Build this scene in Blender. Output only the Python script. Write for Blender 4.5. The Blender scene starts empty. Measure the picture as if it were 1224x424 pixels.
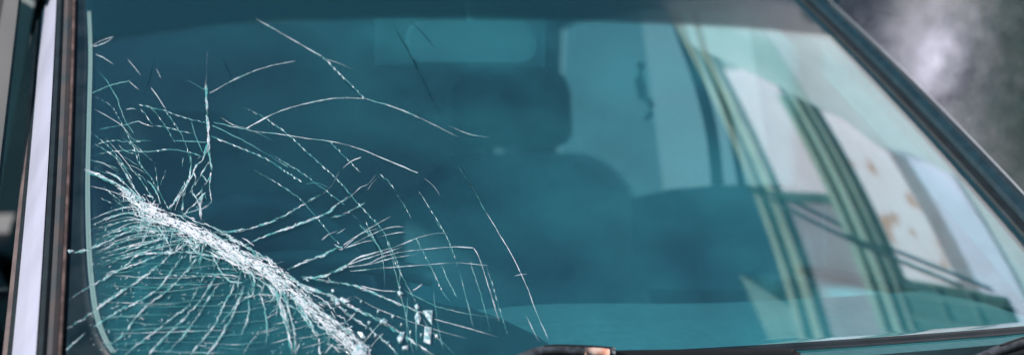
import bpy, bmesh, math, random
import numpy as np
from mathutils import Vector, Matrix
R = math.radians
rnd = random.Random(7)
scene = bpy.context.scene
col = scene.collection

# ------------------------------------------------------------------ camera
CAM = (-0.893, -1.971, 1.285)
YAW, PITCH, ROLL, FPX = 0.341, 0.053, 0.004, 2078.0
cam = bpy.data.cameras.new('camera'); camo = bpy.data.objects.new('camera', cam); col.objects.link(camo)
cam.sensor_width = 36.0; cam.lens = 36.0 * FPX / 1224.0
cam.clip_start = 0.05; cam.clip_end = 500
camo.matrix_world = (Matrix.Translation(CAM) @ Matrix.Rotation(-YAW, 4, 'Z')
                     @ Matrix.Rotation(math.pi / 2 - PITCH, 4, 'X') @ Matrix.Rotation(ROLL, 4, 'Z'))
cam.dof.use_dof = True; cam.dof.focus_distance = 2.3; cam.dof.aperture_fstop = 2.3
scene.camera = camo

# ------------------------------------------------------------------ sky, sun, exposure
SUN_EL, SUN_AZ = R(31), R(252)          # azimuth clockwise from +Y: behind the camera, from its left
world = bpy.data.worlds.new('World'); scene.world = world; world.use_nodes = True
wn = world.node_tree
sky = wn.nodes.new('ShaderNodeTexSky'); sky.sky_type = 'NISHITA'; sky.sun_disc = False
sky.sun_elevation = SUN_EL; sky.sun_rotation = SUN_AZ
sky.air_density = 1.0; sky.dust_density = 0.3; sky.ozone_density = 3.0
wn.links.new(sky.outputs[0], wn.nodes['Background'].inputs[0])
wn.nodes['Background'].inputs[1].default_value = 0.06
sun = bpy.data.lights.new('sun', 'SUN'); sun.energy = 5.0; sun.angle = R(5); sun.color = (1, .95, .9)
suno = bpy.data.objects.new('sun', sun); col.objects.link(suno)
sd = Vector((math.sin(SUN_AZ) * math.cos(SUN_EL), math.cos(SUN_AZ) * math.cos(SUN_EL), math.sin(SUN_EL)))
suno.rotation_euler = sd.to_track_quat('Z', 'Y').to_euler()
vs = scene.view_settings
vs.view_transform = 'Standard'; vs.look = 'None'; vs.gamma = 1; vs.use_curve_mapping = False
vs.exposure = 0.65
scene.render.engine = 'CYCLES'
scene.cycles.use_denoising = True
scene.cycles.max_bounces = 10; scene.cycles.transparent_max_bounces = 40
scene.cycles.glossy_bounces = 6; scene.cycles.sample_clamp_indirect = 6
scene.cycles.caustics_reflective = False; scene.cycles.caustics_refractive = False

# ------------------------------------------------------------------ projection and windscreen surface
BOW, CROWN, WB, WT, HD, HH, KV = .073, .049, .72, .635, .665, .506, .02
Z0 = .95
def surf(u, v):
    u = np.asarray(u, float); v = np.asarray(v, float)
    return np.stack([u * (WB + (WT - WB) * v), HD * v + BOW * u * u - KV * 4 * v * (1 - v),
                     Z0 + HH * v - CROWN * u * u * v], -1)
def proj(P):
    d = P - np.array(CAM); c, s = math.cos(YAW), math.sin(YAW)
    r = d[..., 0] * c - d[..., 1] * s; fw = d[..., 0] * s + d[..., 1] * c; z = d[..., 2]
    f2 = fw * math.cos(PITCH) - z * math.sin(PITCH); up = fw * math.sin(PITCH) + z * math.cos(PITCH)
    x = FPX * r / f2; y = -FPX * up / f2; c, s = math.cos(ROLL), math.sin(ROLL)
    return np.stack([612 + c * x - s * y, 212 + s * x + c * y], -1)
def to_uv(px):
    px = np.asarray(px, float); u = px[:, 0] / 612 - 1; v = 1 - px[:, 1] / 424
    for _ in range(40):
        r = proj(surf(u, v)) - px
        a = (proj(surf(u + 1e-4, v)) - px - r) / 1e-4; b = (proj(surf(u, v + 1e-4)) - px - r) / 1e-4
        det = a[:, 0] * b[:, 1] - a[:, 1] * b[:, 0]
        du = (r[:, 0] * b[:, 1] - r[:, 1] * b[:, 0]) / det; dv = (a[:, 0] * r[:, 1] - a[:, 1] * r[:, 0]) / det
        u = u - .7 * du; v = v - .7 * dv
    return u, v
def normal(u, v):
    a = surf(u + 1e-4, v) - surf(u - 1e-4, v); b = surf(u, v + 1e-4) - surf(u, v - 1e-4)
    n = np.cross(a, b); n /= np.linalg.norm(n, axis=-1, keepdims=True)
    return np.where(n[..., 2:3] < 0, -n, n)
def on_glass(px, off=0.0):
    u, v = to_uv(px); return surf(u, v) + normal(u, v) * off
def at(px, py, fw):
    x = (px - 612) / FPX; y = -(py - 212) / FPX
    f = Vector((math.sin(YAW) * math.cos(PITCH), math.cos(YAW) * math.cos(PITCH), -math.sin(PITCH)))
    r = Vector((math.cos(YAW), -math.sin(YAW), 0)); up = r.cross(f)
    return Vector(CAM) + (f + r * x + up * y) * fw

# ------------------------------------------------------------------ materials
MATS = {}
def mat(name, color, rough=.6, metal=0, noise=0, scale=20, bump=0, color2=None, coat=0, spec=None, stretch=None, ramp=(.38, .64)):
    if name in MATS: return MATS[name]
    m = bpy.data.materials.new(name); m.use_nodes = True; MATS[name] = m
    nt = m.node_tree; b = nt.nodes['Principled BSDF']
    b.inputs['Base Color'].default_value = (*color, 1); b.inputs['Roughness'].default_value = rough
    b.inputs['Metallic'].default_value = metal; b.inputs['Coat Weight'].default_value = coat
    if spec is not None: b.inputs['Specular IOR Level'].default_value = spec
    if noise or bump:
        tc = nt.nodes.new('ShaderNodeTexCoord'); mp = nt.nodes.new('ShaderNodeMapping')
        if stretch: mp.inputs['Scale'].default_value = stretch
        nt.links.new(tc.outputs['Object'], mp.inputs['Vector'])
        n = nt.nodes.new('ShaderNodeTexNoise'); n.inputs['Scale'].default_value = scale; n.inputs['Detail'].default_value = 6
        nt.links.new(mp.outputs[0], n.inputs['Vector'])
        if noise:
            r = nt.nodes.new('ShaderNodeValToRGB'); c2 = color2 or tuple(c * (1 - noise) for c in color)
            r.color_ramp.elements[0].position = ramp[0]; r.color_ramp.elements[1].position = ramp[1]
            r.color_ramp.elements[0].color = (*c2, 1); r.color_ramp.elements[1].color = (*color, 1)
            nt.links.new(n.outputs['Fac'], r.inputs[0]); nt.links.new(r.outputs[0], b.inputs['Base Color'])
        if bump:
            bp = nt.nodes.new('ShaderNodeBump'); bp.inputs['Strength'].default_value = bump; bp.inputs['Distance'].default_value = .01
            nt.links.new(n.outputs['Fac'], bp.inputs['Height']); nt.links.new(bp.outputs[0], b.inputs['Normal'])
    return m
def glass_mat(name, tint, f0, dust_haze=(.0, (.3, .4, .42)), dustscale=6.0, gloss=(1, 1, 1)):
    m = bpy.data.materials.new(name); m.use_nodes = True; nt = m.node_tree; MATS[name] = m
    for n in list(nt.nodes):
        if n.type != 'OUTPUT_MATERIAL': nt.nodes.remove(n)
    out = nt.nodes[0]; N = nt.nodes.new; L = nt.links.new
    def mth(op, a, b=None):
        x = N('ShaderNodeMath'); x.operation = op
        for i, q in enumerate((a, b)):
            if q is None: continue
            if hasattr(q, 'links'): L(q, x.inputs[i])
            else: x.inputs[i].default_value = q
        return x.outputs[0]
    g = N('ShaderNodeNewGeometry'); dp = N('ShaderNodeVectorMath'); dp.operation = 'DOT_PRODUCT'
    L(g.outputs['Normal'], dp.inputs[0]); L(g.outputs['Incoming'], dp.inputs[1])
    c = mth('ABSOLUTE', dp.outputs['Value']); s = mth('POWER', mth('SUBTRACT', 1.0, c), 5.0)
    F = mth('ADD', mth('MULTIPLY', s, 1 - f0), f0)
    tr = N('ShaderNodeBsdfTransparent'); tr.inputs[0].default_value = (*tint, 1)
    gl = N('ShaderNodeBsdfGlossy'); gl.inputs['Roughness'].default_value = 0.0; gl.inputs[0].default_value = (*gloss, 1)
    mx = N('ShaderNodeMixShader'); L(F, mx.inputs[0]); L(tr.outputs[0], mx.inputs[1]); L(gl.outputs[0], mx.inputs[2])
    if dust_haze[0]:
        df = N('ShaderNodeBsdfDiffuse'); df.inputs[0].default_value = (*dust_haze[1], 1)
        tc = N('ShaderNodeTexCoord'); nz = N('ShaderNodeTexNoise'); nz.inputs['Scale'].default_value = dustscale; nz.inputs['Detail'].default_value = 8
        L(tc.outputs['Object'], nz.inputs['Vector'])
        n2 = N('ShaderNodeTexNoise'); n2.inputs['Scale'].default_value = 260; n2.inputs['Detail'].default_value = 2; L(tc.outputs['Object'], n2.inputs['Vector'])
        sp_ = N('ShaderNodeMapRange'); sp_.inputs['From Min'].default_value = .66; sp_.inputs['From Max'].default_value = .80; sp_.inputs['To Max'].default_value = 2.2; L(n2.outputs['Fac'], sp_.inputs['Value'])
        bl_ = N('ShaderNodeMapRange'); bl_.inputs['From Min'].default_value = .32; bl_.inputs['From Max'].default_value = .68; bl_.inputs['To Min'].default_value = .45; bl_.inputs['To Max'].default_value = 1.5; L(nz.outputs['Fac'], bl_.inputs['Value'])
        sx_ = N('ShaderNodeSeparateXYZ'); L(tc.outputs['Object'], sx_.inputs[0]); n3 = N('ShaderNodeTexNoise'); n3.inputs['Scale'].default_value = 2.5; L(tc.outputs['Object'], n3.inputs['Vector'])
        gx_ = N('ShaderNodeMapRange'); gx_.interpolation_type = 'SMOOTHSTEP'; gx_.inputs['From Min'].default_value = -.75; gx_.inputs['From Max'].default_value = .35; gx_.inputs['To Min'].default_value = .3; gx_.inputs['To Max'].default_value = 2.6  # film thickened towards centre-right, painting in the veil of reflected sky
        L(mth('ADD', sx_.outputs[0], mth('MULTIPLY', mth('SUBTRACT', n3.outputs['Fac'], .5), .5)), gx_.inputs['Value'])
        k = mth('MULTIPLY', mth('MULTIPLY', mth('ADD', bl_.outputs[0], sp_.outputs[0]), dust_haze[0]), gx_.outputs[0])
        g2_ = N('ShaderNodeMapRange'); g2_.interpolation_type = 'SMOOTHSTEP'; g2_.inputs['From Min'].default_value = .18; g2_.inputs['From Max'].default_value = .5; g2_.inputs['To Min'].default_value = 1.0; g2_.inputs['To Max'].default_value = .22  # painted veil drops off again at the far right
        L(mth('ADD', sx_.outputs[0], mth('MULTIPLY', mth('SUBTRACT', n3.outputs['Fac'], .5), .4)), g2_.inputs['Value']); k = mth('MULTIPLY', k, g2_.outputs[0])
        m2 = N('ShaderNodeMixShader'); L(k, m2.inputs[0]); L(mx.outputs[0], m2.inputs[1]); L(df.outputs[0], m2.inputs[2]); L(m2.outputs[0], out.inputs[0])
    else: L(mx.outputs[0], out.inputs[0])
    return m
def film_mat(name, color, alpha, rough=.5):
    """a thin translucent film: part transparent, part diffuse"""
    m = bpy.data.materials.new(name); m.use_nodes = True; MATS[name] = m; nt = m.node_tree
    b = nt.nodes['Principled BSDF']; b.inputs['Base Color'].default_value = (*color, 1); b.inputs['Roughness'].default_value = rough
    b.inputs['Alpha'].default_value = alpha
    return m
def crack_mat():
    m = bpy.data.materials.new('broken_glass'); m.use_nodes = True; MATS['crack'] = m; nt = m.node_tree
    b = nt.nodes['Principled BSDF']; b.inputs['Roughness'].default_value = .25
    a = nt.nodes.new('ShaderNodeVertexColor'); a.layer_name = 'col'
    nt.links.new(a.outputs['Color'], b.inputs['Base Color']); nt.links.new(a.outputs['Alpha'], b.inputs['Alpha'])
    return m

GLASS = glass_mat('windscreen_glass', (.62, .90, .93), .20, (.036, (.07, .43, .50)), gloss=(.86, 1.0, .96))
TINTG = glass_mat('tinted_side_glass', (.22, .34, .37), .06)  # tint added to dim the left and rear of the cabin
SIDEG = glass_mat('side_glass', (.70, .85, .87), .06)
CRACK = crack_mat()
PAINT = mat('dark_paint', (.008, .026, .036), .3, coat=.15, noise=.3, scale=60)
TRIM = mat('silver_trim', (.58, .60, .74), .38, metal=.55, noise=.12, scale=14, stretch=(1, 1, .3))
RUBBER = mat('black_rubber', (.006, .014, .019), .55, noise=.4, scale=40, spec=.25)
DUSTY = mat('dusty_rubber', (.02, .03, .036), .7, noise=1, color2=(.045, .036, .037), scale=26)
RUST = mat('rusty_lip', (.12, .08, .075), .6, noise=.6, scale=50)
FRIT = mat('black_frit', (.003, .012, .017), .35, noise=1, color2=(.012, .022, .028), scale=22, spec=.3)
DASH = mat('dash_plastic', (.30, .36, .38), .55, noise=.15, scale=60)
DASHD = mat('dash_dark', (.03, .055, .065), .6, noise=.2, scale=40)
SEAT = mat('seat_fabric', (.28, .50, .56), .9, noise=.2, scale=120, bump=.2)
SEATD = mat('seat_dark', (.025, .045, .05), .9, noise=.2, scale=120, bump=.2)  # dark copy of the seat fabric; dim side of the cabin put into colour
LINER = mat('headliner', (.13, .19, .21), .95, noise=.15, scale=90)
GREY = mat('grey_plastic', (.30, .36, .38), .5, noise=.1, scale=30)
PALE = mat('white_plastic', (.88, .90, .92), .3)
BLACK = mat('black_plastic', (.008, .010, .012), .45, noise=.3, scale=80)
WORN = mat('worn_black_paint', (.05, .06, .075), .5, noise=1, color2=(.015, .017, .02), scale=120)
RUSTM = mat('rusty_metal', (.5, .2, .13), .7, noise=1, color2=(.55, .42, .36), scale=90)

# ------------------------------------------------------------------ mesh helpers
def link(name, me, parent=None, m=None, smooth=False):
    o = bpy.data.objects.new(name, me); col.objects.link(o)
    if parent is not None: o.parent = parent
    if m is not None: me.materials.append(m)
    if smooth:
        for p in me.polygons: p.use_smooth = True
    return o
def pydata(name, V, F, parent=None, m=None, smooth=False):
    me = bpy.data.meshes.new(name); me.from_pydata([tuple(map(float, v)) for v in V], [], F); me.update()
    return link(name, me, parent, m, smooth)
def empty(name, loc=(0, 0, 0)):
    o = bpy.data.objects.new(name, None); col.objects.link(o); o.location = loc; o.empty_display_size = .1; return o
def thing(o, label, cat, group=None):
    o['label'] = label; o['category'] = cat
    if group: o['group'] = group
    return o
def box(name, lo, hi, parent=None, m=None, bevel=.0, seg=2):
    bm = bmesh.new(); bmesh.ops.create_cube(bm, size=1)
    for v in bm.verts: v.co = Vector([(a + b) / 2 + c * (b - a) for a, b, c in zip(lo, hi, v.co)])
    if bevel: bmesh.ops.bevel(bm, geom=bm.edges[:], offset=bevel, segments=seg, affect='EDGES', profile=.6)
    me = bpy.data.meshes.new(name); bm.to_mesh(me); bm.free()
    return link(name, me, parent, m, bool(bevel))
def prism(name, pts, d, parent=None, m=None, bevel=0):
    """closed polygon (3-D points) extruded by vector d"""
    bm = bmesh.new(); vs_ = [bm.verts.new(p) for p in pts]; f = bm.faces.new(vs_)
    r = bmesh.ops.extrude_face_region(bm, geom=[f])
    bmesh.ops.translate(bm, verts=[g for g in r['geom'] if isinstance(g, bmesh.types.BMVert)], vec=d)
    bmesh.ops.recalc_face_normals(bm, faces=bm.faces[:])
    if bevel: bmesh.ops.bevel(bm, geom=bm.edges[:], offset=bevel, segments=2, affect='EDGES')
    me = bpy.data.meshes.new(name); bm.to_mesh(me); bm.free()
    return link(name, me, parent, m)
def tube(name, path, r, parent=None, m=None, n=10, closed=False, flat=1.0):
    P = [Vector(p) for p in path]; k = len(P); V = []; F = []
    rr = r if hasattr(r, '__len__') else [r] * k
    ref = Vector((.13, .21, .97))
    for i, p in enumerate(P):
        t = (P[(i + 1) % k] - P[i - 1]) if closed else (P[min(i + 1, k - 1)] - P[max(i - 1, 0)])
        t.normalize(); a = t.cross(ref).normalized(); b = t.cross(a)
        for j in range(n):
            th = 2 * math.pi * j / n; V.append(p + a * math.cos(th) * rr[i] + b * math.sin(th) * rr[i] * flat)
    for i in range(k if closed else k - 1):
        for j in range(n):
            a0, a1 = i * n + j, i * n + (j + 1) % n; b0, b1 = ((i + 1) % k) * n + j, ((i + 1) % k) * n + (j + 1) % n
            F.append((a0, b0, b1, a1))
    if not closed: F += [tuple(range(n))[::-1], tuple(range((k - 1) * n, k * n))]
    return pydata(name, V, F, parent, m, True)
def sweep(name, rows, parent=None, m=None, smooth=False):
    """rows: list of equally long point lists -> closed-profile solid"""
    V = [p for r in rows for p in r]; n = len(rows[0]); F = []
    for i in range(len(rows) - 1):
        for j in range(n): F.append((i * n + j, i * n + (j + 1) % n, (i + 1) * n + (j + 1) % n, (i + 1) * n + j))
    F += [tuple(range(n))[::-1], tuple(range((len(rows) - 1) * n, len(rows) * n))]
    return pydata(name, V, F, parent, m, smooth)
def catmull(pts, n):
    P = [np.array(p, float) for p in pts]; P = [2 * P[0] - P[1]] + P + [2 * P[-1] - P[-2]]; out = []
    for i in range(1, len(P) - 2):
        for k in range(n):
            t = k / n; a, b, c, d = P[i - 1:i + 3]
            out.append(.5 * ((2 * b) + (c - a) * t + (2 * a - 5 * b + 4 * c - d) * t * t + (-a + 3 * b - 3 * c + d) * t ** 3))
    out.append(P[-2]); return np.array(out)

# ------------------------------------------------------------------ ground and far surroundings
g = box('ground', (-60, -60, -.3), (60, 60, 0), None, mat('asphalt', (.055, .06, .062), .9, noise=.3, scale=8, bump=.3)); g['kind'] = 'structure'

# far garden wall, seen blurred past the right pillar and through the cabin
w = empty('boundary_wall', (6, 11, 0)); thing(w, 'grey rendered boundary wall out of focus behind the car', 'wall')
WALLM = mat('grey_render', (.37, .355, .35), .9, noise=1, color2=(.26, .27, .27), scale=1.2)
wo = box('wall', (-16, 0, 0), (16, .3, 3.6), w, WALLM); box('coping', (-16, -.06, 3.6), (16, .36, 3.75), w, mat('coping', (.2, .21, .21), .9, noise=.2))
pw = empty('added_pale_wall', (4.85, 10.6, 0)); thing(pw, 'pale wall added to brighten the view through the right rear side window', 'wall')  # added pale surface, brightens the right of the cabin through the windows
box('wall', (-1.0, 0, 0), (1.15, .25, 2.9), pw, mat('pale_render', (.58, .58, .60), .9, noise=.10, scale=1.5)); box('coping', (-1.05, -.05, 2.9), (1.2, .3, 3.0), pw, MATS['coping'])
def leafcloud(name, centre, sig, n, size, m, parent, seed, gauss=True, stretch=1):
    r = random.Random(seed); V = []; F = []
    for i in range(n):
        p = Vector([r.gauss(0, 1) * s for s in sig]) if gauss else Vector([r.uniform(-1, 1) * s for s in sig])
        q = Vector((r.gauss(0, 1), r.gauss(0, 1), r.gauss(0, 1))).normalized(); a = q.orthogonal().normalized(); b = q.cross(a)
        s = size * r.uniform(.6, 1.3); c = Vector(centre) + p; k = len(V)
        V += [c - a * s, c - b * s * .5, c + a * s, c + b * s * .5 + q * s * .3]; F.append((k, k + 1, k + 2, k + 3))
    return pydata(name, V, F, parent, m)
bp = at(1130, 78, 9.0)
b = empty('flowering_bush', (bp.x, bp.y, 0)); thing(b, 'white flowering bush, a soft pale blob beyond the right windscreen pillar', 'bush')
leafcloud('blossom', (0, 0, bp.z), (.17, .17, .23), 16000, .007, mat('white_petals', (.46, .46, .56), .8), b, 3)
leafcloud('foliage', (0, .15, bp.z - .85), (.30, .2, .25), 6000, .012, mat('dull_leaves', (.18, .17, .172), .8), b, 4)
bm = bmesh.new(); bmesh.ops.create_icosphere(bm, subdivisions=4, radius=1)
for v_ in bm.verts:
    c_ = v_.co.copy(); k_ = 1 + .12 * math.sin(7 * c_.x + 3 * c_.z) * math.cos(6 * c_.y - 4 * c_.z); v_.co = Vector((c_.x * .14, c_.y * .14, c_.z * .18)) * k_ + Vector((0, 0, bp.z))
me = bpy.data.meshes.new('flower_head'); bm.to_mesh(me); bm.free(); link('flower_head', me, b, MATS['white_petals'], True)
tube('stem', [(0, 0.1, 0), (.03, .1, .5), (0, .05, bp.z - .1)], [.03, .025, .012], b, mat('bark', (.1, .07, .05), .9, noise=.3))
for i, (px, w_, h_, lab) in enumerate(((1262, .42, 2.6, 'tall dark evergreen shrub beside the white flowering bush'),)):
    p = at(px, 150, 8.6); s = empty('evergreen_shrub', (p.x, p.y, 0)); thing(s, lab, 'shrub')
    leafcloud('foliage', (0, 0, h_ * .55), (w_ * .55, .25, h_ * .25), 45000, .011, mat('dark_leaves', (.018, .06, .06), .7, noise=.4), s, 20 + i)
    tube('stem', [(0, 0, 0), (.02, 0, h_ * .4), (0, .02, h_ * .8)], [.04, .03, .012], s, MATS['bark'])

# ------------------------------------------------------------------ panelled building beside the car (reflected in the glass)
XW = 2.5
bl = empty('panelled_building', (XW, 0, 0)); thing(bl, 'building of pale panels and green ledges reflected in the right of the windscreen', 'building')
PANEL = mat('pale_panel', (.92, .66, .76), .6, noise=.10, scale=3)
PANELM = mat('mauve_panel', (.36, .25, .30), .6, noise=.25, scale=3)
LEDGE = mat('green_ledge', (.36, .40, .35), .5, noise=.5, scale=5, stretch=(1, .15, 3))
LEDGED = mat('dark_green_ledge', (.07, .11, .09), .5, noise=.3, scale=5)
FASC = mat('olive_fascia', (.42, .40, .32), .6, noise=.4, scale=4)
TEALP = mat('teal_sheet', (.56, .55, .57), .5, noise=.35, scale=2.2, color2=(.38, .42, .42))
TEALL = mat('pale_teal_sheet', (.72, .64, .70), .5, noise=.2, scale=2.2)
LAV = mat('lavender_panel', (.80, .68, .88), .6, noise=.15, scale=3)
WALLG = mat('grey_wall', (.3, .33, .34), .9, noise=.2, scale=3)
def plate(name, yz, x0, x1, m, parent=bl):
    return prism(name, [(x1, y, z) for y, z in yz], (x0 - x1, 0, 0), parent, m)
def rect(name, y0, y1, z0, z1, proud, m, parent=bl): return plate(name, [(y0, z0), (y1, z0), (y1, z1), (y0, z1)], -proud, 0, m, parent)
box('wall', (0.002, -3, 0), (3, 2.45, 4.40), bl, WALLG)
box('roof', (-.10, -3.1, 4.402), (3.1, 2.5, 4.46), bl, FASC)
rect('fascia', -3, 2.4, 4.30, 4.40, .06, FASC)
for y0, y1, m in ((1.09, 2.0, PANEL), (.1, 1.03, PANELM), (-.9, .09, PANEL), (-1.9, -.91, PANELM)): rect('panel', y0, y1, 3.79, 4.295, .015, m)
rect('dark_divider', 1.03, 1.09, 3.79, 4.295, .05, LEDGED)
for z0, z1, pr, m in ((3.755, 3.79, .06, LEDGED), (3.70, 3.755, .09, LEDGE), (3.66, 3.70, .03, LEDGED), (3.60, 3.66, .08, LEDGE), (3.55, 3.60, .05, LEDGE), (3.53, 3.55, .03, LEDGED)):
    rect('ledge_strip', -2.5, 1.75, z0, z1, pr, m)
p2 = rect('panel', .60, 1.7, 3.17, 3.525, .012, mat('stained_panel', (.90, .70, .80), .6, noise=1, color2=(.60, .26, .18), scale=3.0, stretch=(1, 1.6, 3.0), ramp=(.34, .43)))
p2['label'] = 'pale pink panel with rusty stains'
wd = rect('window', -.6, .58, 2.92, 3.525, .03, mat('dark_green_window', (.012, .05, .04), .5))
for y in (.5, .36, .22, .08, -.06, -.2, -.34): rect('bar', y - .012, y + .012, 2.93, 3.52, .06, LEDGED, wd)
for z in (3.1, 3.3): rect('bar', -.59, .57, z - .012, z + .012, .05, LEDGED, wd)
rect('panel', .6, 1.6, 3.06, 3.165, .01, PANELM)
rect('panel', .3, 1.6, 2.82, 3.055, .014, LAV)
rect('panel', .0, 1.6, 2.55, 2.80, .014, TEALL)
plate('teal_sheet', [(2.16, 4.39), (1.98, 4.02), (1.83, 3.72), (1.66, 3.43), (2.5, 3.43), (2.5, 4.39)], -.13, -.05, TEALP)
plate('teal_sheet', [(1.66, 3.425), (1.58, 3.25), (1.40, 3.10), (1.38, 2.9), (1.2, 2.6), (2.5, 2.6), (2.5, 3.425)], -.13, -.05, TEALL)
plate('roof_gable', [(.56, 5.44), (.14, 4.462), (-.6, 4.462), (-.5, 5.1)], .2, .5, mat('grey_gable', (.20, .24, .23), .8, noise=.3, scale=6))
cb = tube('cable', [(XW - .12, 1.10, 4.5), (XW - .12, .89, 3.99), (XW - .12, .75, 3.63), (XW - .12, .66, 3.32), (XW - .12, .58, 3.05)], .014, None, BLACK)
thing(cb, 'thin dark cable running across the reflected panelled building', 'cable')

# ------------------------------------------------------------------ the car
car = empty('car', (0, .9, 0))
thing(car, 'dark car with a shattered windscreen and silver pillar trim', 'car')
car.location = (0, 0, 0)
VT = 1.10     # the glass runs a little above v = 1
# lower body
def body_profile(y):
    s = 1.0 if -.7 < y < 2.9 else .93
    return s
rows = []
for y, zt, hw in ((-1.25, .62, .66), (-1.18, .72, .74), (-.95, .80, .80), (-.5, .86, .82), (-.14, .90, .83), (.1, .905, .835), (1.2, .905, .84), (2.3, .905, .83), (2.7, .90, .81), (3.1, .86, .78), (3.2, .7, .7)):
    rows.append([(-hw * .9, y, .22), (-hw, y, .35), (-hw - .01, y, .6), (-hw + .02, y, zt - .03), (-hw + .06, y, zt - .012), (hw - .06, y, zt - .012), (hw - .02, y, zt - .03), (hw + .01, y, .6), (hw, y, .35), (hw * .9, y, .22)])
# the body is open above the cabin floor, so it is built as front block, rear block and two door skins
sweep('front_body', rows[:5], car, PAINT)
sweep('rear_body', rows[8:], car, PAINT)
for s in (-1, 1):
    sweep('door', [[(s * .80, y, .24), (s * .845, y, .5), (s * .84, y, .80), (s * .815, y, .935), (s * .77, y, .935), (s * .77, y, .24)] for y in (-.13, .4, 1.18)], car, PAINT)
    sweep('door', [[(s * .80, y, .24), (s * .845, y, .5), (s * .84, y, .80), (s * .815, y, .935), (s * .77, y, .935), (s * .77, y, .24)] for y in (1.19, 1.9, 2.69)], car, PAINT)
box('floor', (-.769, -.13, .24), (.769, 2.69, .30), car, DASHD)
# hood
V = []; F = []; nu, nv = 12, 10
for j in range(nv + 1):
    for i in range(nu + 1):
        x = -.76 + 1.52 * i / nu; y = -1.12 + 1.0 * j / nv
        V.append((x, y, .80 + .105 * (j / nv) ** .7 - .05 * (x / .76) ** 2))
V += [(x, y, z - .03) for x, y, z in V]; n1 = (nu + 1) * (nv + 1)
for j in range(nv):
    for i in range(nu):
        a = j * (nu + 1) + i; F += [(a, a + 1, a + nu + 2, a + nu + 1), (n1 + a + nu + 1, n1 + a + nu + 2, n1 + a + 1, n1 + a)]
pydata('hood', V, F, car, PAINT, True)
# cowl under the glass
cu = np.linspace(-1, 1, 21); rows = []
for u in cu:
    p = surf(u, -.012)
    rows.append([(p[0], p[1] - .004, p[2] - .028), (p[0], p[1] + .05, p[2] - .05), (p[0], p[1] - .09, p[2] - .09), (p[0], p[1] - .12, p[2] - .055)])
sweep('cowl', rows, car, BLACK)
# wheels
for sx in (-1, 1):
    for y in (-.75, 2.45):
        wh = empty('wheel', (sx * .78, y, .31)); wh.parent = car
        tube('tyre', [(0, .215 * math.cos(a), .215 * math.sin(a)) for a in np.linspace(0, 2 * math.pi, 28, endpoint=False)], .095, wh, RUBBER, 10, True)
        bm = bmesh.new(); bmesh.ops.create_cone(bm, cap_ends=True, segments=24, radius1=.15, radius2=.13, depth=.12, matrix=Matrix.Rotation(math.pi / 2, 4, 'Y'))
        me = bpy.data.meshes.new('rim'); bm.to_mesh(me); bm.free(); link('rim', me, wh, GREY)

# ---- windscreen
ws = empty('windshield'); ws.parent = car; ws['label'] = 'cracked windscreen with a crushed white impact ridge'
NU, NV = 60, 36
def sheet(name, uvs_outer, off0, off1, m, parent, nu, nv, smooth=True):
    """solid sheet on the glass surface; uvs_outer(i,j) -> (u,v)"""
    A = np.array([[uvs_outer(i / nu, j / nv) for i in range(nu + 1)] for j in range(nv + 1)], float).reshape(-1, 2)
    P = surf(A[:, 0], A[:, 1]); Nn = normal(A[:, 0], A[:, 1])
    V = list(P + Nn * off0) + list(P + Nn * off1); n1 = len(P); F = []
    for j in range(nv):
        for i in range(nu):
            a = j * (nu + 1) + i; F += [(a, a + 1, a + nu + 2, a + nu + 1), (n1 + a + nu + 1, n1 + a + nu + 2, n1 + a + 1, n1 + a)]
    for j in range(nv):
        for a in (j * (nu + 1), j * (nu + 1) + nu):
            F.append((a, a + nu + 1, n1 + a + nu + 1, n1 + a))
    for i in range(nu):
        for a in (i, nv * (nu + 1) + i): F.append((a, a + 1, n1 + a + 1, n1 + a))
    o = pydata(name, V, F, parent, m, False)
    for k, p in enumerate(o.data.polygons): p.use_smooth = smooth and k < 2 * nu * nv
    return o
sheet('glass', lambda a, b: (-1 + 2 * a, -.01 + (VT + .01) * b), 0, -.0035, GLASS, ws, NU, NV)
# tinted shade band along the top, lower edge follows the photograph
bx = catmull([(88, 48), (130, 43), (230, 30), (300, 24), (450, 20), (600, 20), (760, 26), (880, 31), (1000, 41)], 6)
bu, bv = to_uv(bx)
TINT = film_mat('shade_tint', (.006, .035, .05), .9, .25)
_v = TINT.node_tree.nodes.new('ShaderNodeVertexColor'); _v.layer_name = 'col'; TINT.node_tree.links.new(_v.outputs['Alpha'], TINT.node_tree.nodes['Principled BSDF'].inputs['Alpha'])
def bandv(a):
    u = -1 + 2 * a; return float(np.interp(u, bu, bv))
_sb = sheet('shade_band', lambda a, b: (-1 + 2 * a, bandv(a) - .012 + (VT - .005 - bandv(a)) * b ** 2), -.0002, .0002, TINT, ws, 40, 14)
_a = np.tile(np.repeat(np.clip((np.arange(15) / 14) ** 2 * 7, 0, .66), 41), 2); _c = np.ones((len(_a), 4)); _c[:, 3] = _a
_sb.data.color_attributes.new('col', 'FLOAT_COLOR', 'POINT').data.foreach_set('color', _c.ravel())
# black ceramic border: left, bottom, right
fx = catmull([(101, -20), (104, 60), (102, 140), (100, 230), (102, 310), (108, 365), (116, 395), (128, 418), (146, 440)], 5)
fu, fv = to_uv(fx)
def leftedge(b):
    v = -.01 + (VT + .005) * b
    o = np.argsort(fv); return float(np.interp(v, fv[o], fu[o])), v
def fl(a, b):
    ue, v = leftedge(b); return (-1 + (ue + 1) * a, v)
sheet('border', fl, -.0002, .0002, FRIT, ws, 4, 60)
sheet('border', lambda a, b: (-.8 + 1.8 * a, -.008 + .017 * b), -.0002, .0002, FRIT, ws, 40, 3)
sheet('border', lambda a, b: (.975 + .025 * a, -.008 + 1.1 * b), -.0066, -.0072, FRIT, ws, 3, 30)
SEALM = film_mat('pale_seal', (.26, .40, .39), .36, .5)
def seal(a, b):
    ue, v = leftedge(.05 + .83 * b); return (ue + (.003 + .0085 * a), v)
sheet('seal_line', seal, -.0002, .00025, SEALM, ws, 2, 60)

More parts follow.
